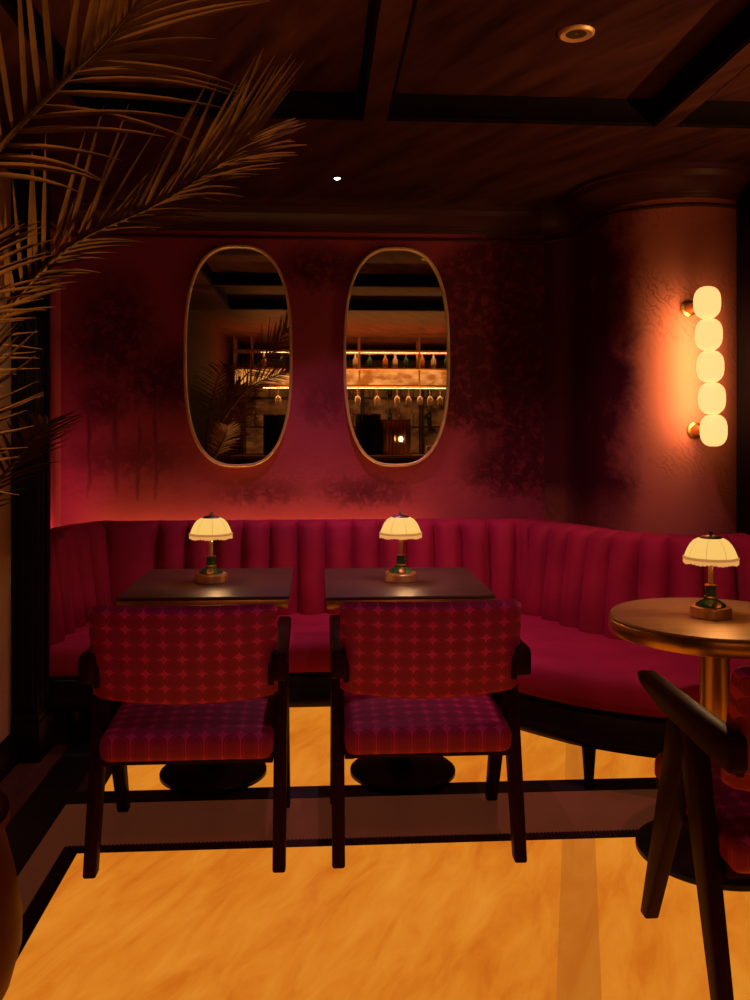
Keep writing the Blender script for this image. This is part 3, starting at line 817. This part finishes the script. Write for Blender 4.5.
obj('base', lathe([(.05, 0), (.055, .006), (.05, .016), (.012, .022)], 28), M['brass'], bl)
obj('arm', tube([(0, 0, .018), (0, 0, .12), (-.03, .0, .20), (-.09, 0, .235)], .006, 10), M['brass'], bl)
obj('lamp_bulb', tr(lathe([(0, -.04), (.02, -.034), (.03, -.012), (.026, .012), (.012, .03), (0, .032)], 20), -.10, 0, .225), glow('lit_bulb', (1, .7, .35), 6), bl)
nk0 = None
for i in range(4):
    if nk0 is None:
        nk0 = obj('folded_napkin', rbox(-.12, .12, -.09, .09, 0, .032, .010, 3), M['napkin'])
        nk0.location = (1.62, BY + .1, .975); tag(nk0, 'folded white napkin on the bar counter, bottom of its pile', 'napkin', 'napkins on the bar')
    else:
        c = nk0.copy(); C.objects.link(c); c.location = (1.62 + .006 * (i % 2), BY + .1, .975 + .0325 * i); c.rotation_euler = (0, 0, .05 * (i % 3 - 1))
        c['label'] = 'folded white napkin on the bar counter, ' + ['', 'second from the bottom', 'third from the bottom', 'topmost of its pile'][i]
light('bar_uplight', 'AREA', (.6, -2.0, 1.70), 85, (1, .34, .07), rot=(PI, 0, 0), shape='RECTANGLE', size=2.8, size_y=.6)
light('bar_uplight_rear', 'AREA', (.6, -3.55, 2.2), 10, (1, .34, .07), rot=(PI, 0, 0), shape='RECTANGLE', size=2.6, size_y=.1)
light('bar_shelf_strip', 'AREA', (.6, gy, 2.40), 4, (1, .5, .2), rot=(0, 0, 0), shape='RECTANGLE', size=2.8, size_y=.05)
light('bar_counter_strip', 'AREA', (.6, gy + .02, 1.905), 14, (1, .5, .18), rot=(0, 0, 0), shape='RECTANGLE', size=2.8, size_y=.08)


# ------------------------------------------------------------------ lights
light('cove_strip', 'AREA', (-.32, WY - .075, .70), 10.5, (1, .58, .16), rot=(PI, 0, 0), shape='RECTANGLE', size=1.75, size_y=.03)
light('cove_strip_left', 'AREA', (-1.285, 4.25, .80), 2.5, (1, .12, .32), rot=(PI, 0, 0), shape='RECTANGLE', size=.03, size_y=.6)
light('cove_strip_pier', 'AREA', (1.62, CY - CR - .03, .82), .2, (1, .6, .13), rot=(PI, 0, 0), shape='RECTANGLE', size=.4, size_y=.02)
light('spot_beam', 'SPOT', (.088, 4.13, cz0 - .012), 56, (1, .40, .66), rot=(R(-1), 0, 0), spot_size=R(82), spot_blend=.9, shadow_soft_size=.012)
light('downlight_beam', 'SPOT', (.815, 2.80, cz1 - .02), 75, (1, .42, .48), rot=(R(28), 0, R(-8)), spot_size=R(75), spot_blend=.9, shadow_soft_size=.03)
def aim(a, b):
    return (Vector(b) - Vector(a)).to_track_quat('-Z', 'Y').to_euler()
q = (.36, 1.20, cz1 - .02)
light('chair_fill', 'SPOT', q, 26, (1, .42, .72), rot=aim(q, (-.02, 2.80, .60)), spot_size=R(42), spot_blend=.7, shadow_soft_size=.03)  # pink fill added out of view for the chair backs, no fitting
q = (1.15, 1.30, cz1 - .02)
light('chair_fill', 'SPOT', q, 8, (1, .42, .72), rot=aim(q, (1.25, 2.1, .55)), spot_size=R(40), spot_blend=.7, shadow_soft_size=.03)  # the same added pink fill, for the chair at the round table
light('palm_fill', 'SPOT', (-.45, 1.45, .06), 110, (1, .46, .14), rot=(R(180 - 14), R(0), 0), spot_size=R(52), spot_blend=.8, shadow_soft_size=.03)  # unseen warm fill added to brighten the fronds from below
light('left_panel_fill', 'SPOT', (-1.04, 3.02, 2.44), 20, (1, .62, .30), rot=(R(20), R(12), 0), spot_size=R(60), spot_blend=.9, shadow_soft_size=.03)  # unseen warm fill added to brighten the pale panel
q = (2.35, 2.20, 1.55)
light('right_ceiling_fill', 'SPOT', q, 120, (1, .50, .18), rot=aim(q, (1.45, 2.95, 2.6)), spot_size=R(70), spot_blend=1.0, shadow_soft_size=.04)  # off-frame warm fill added to brighten the right of the ceiling

w = bpy.data.worlds.new('dark_room'); S.world = w; w.use_nodes = True
w.node_tree.nodes['Background'].inputs[0].default_value = (.02, .006, .006, 1)
w.node_tree.nodes['Background'].inputs[1].default_value = .2

# ------------------------------------------------------------------ camera
cam = bpy.data.cameras.new('camera'); co = bpy.data.objects.new('camera', cam); C.objects.link(co)
co.location = (0, 0, 1.35); co.rotation_euler = (R(90), 0, -math.atan2(57, 900))
cam.sensor_width = 36; cam.lens = 900 / 1000 * 36; cam.shift_y = -.072; cam.clip_start = .02
S.camera = co
S.view_settings.view_transform = 'Standard'; S.view_settings.look = 'None'
S.view_settings.gamma = 1; S.view_settings.exposure = 0; S.view_settings.use_curve_mapping = False
S.cycles.use_denoising = True
S.cycles.max_bounces = 6; S.cycles.sample_clamp_indirect = 4
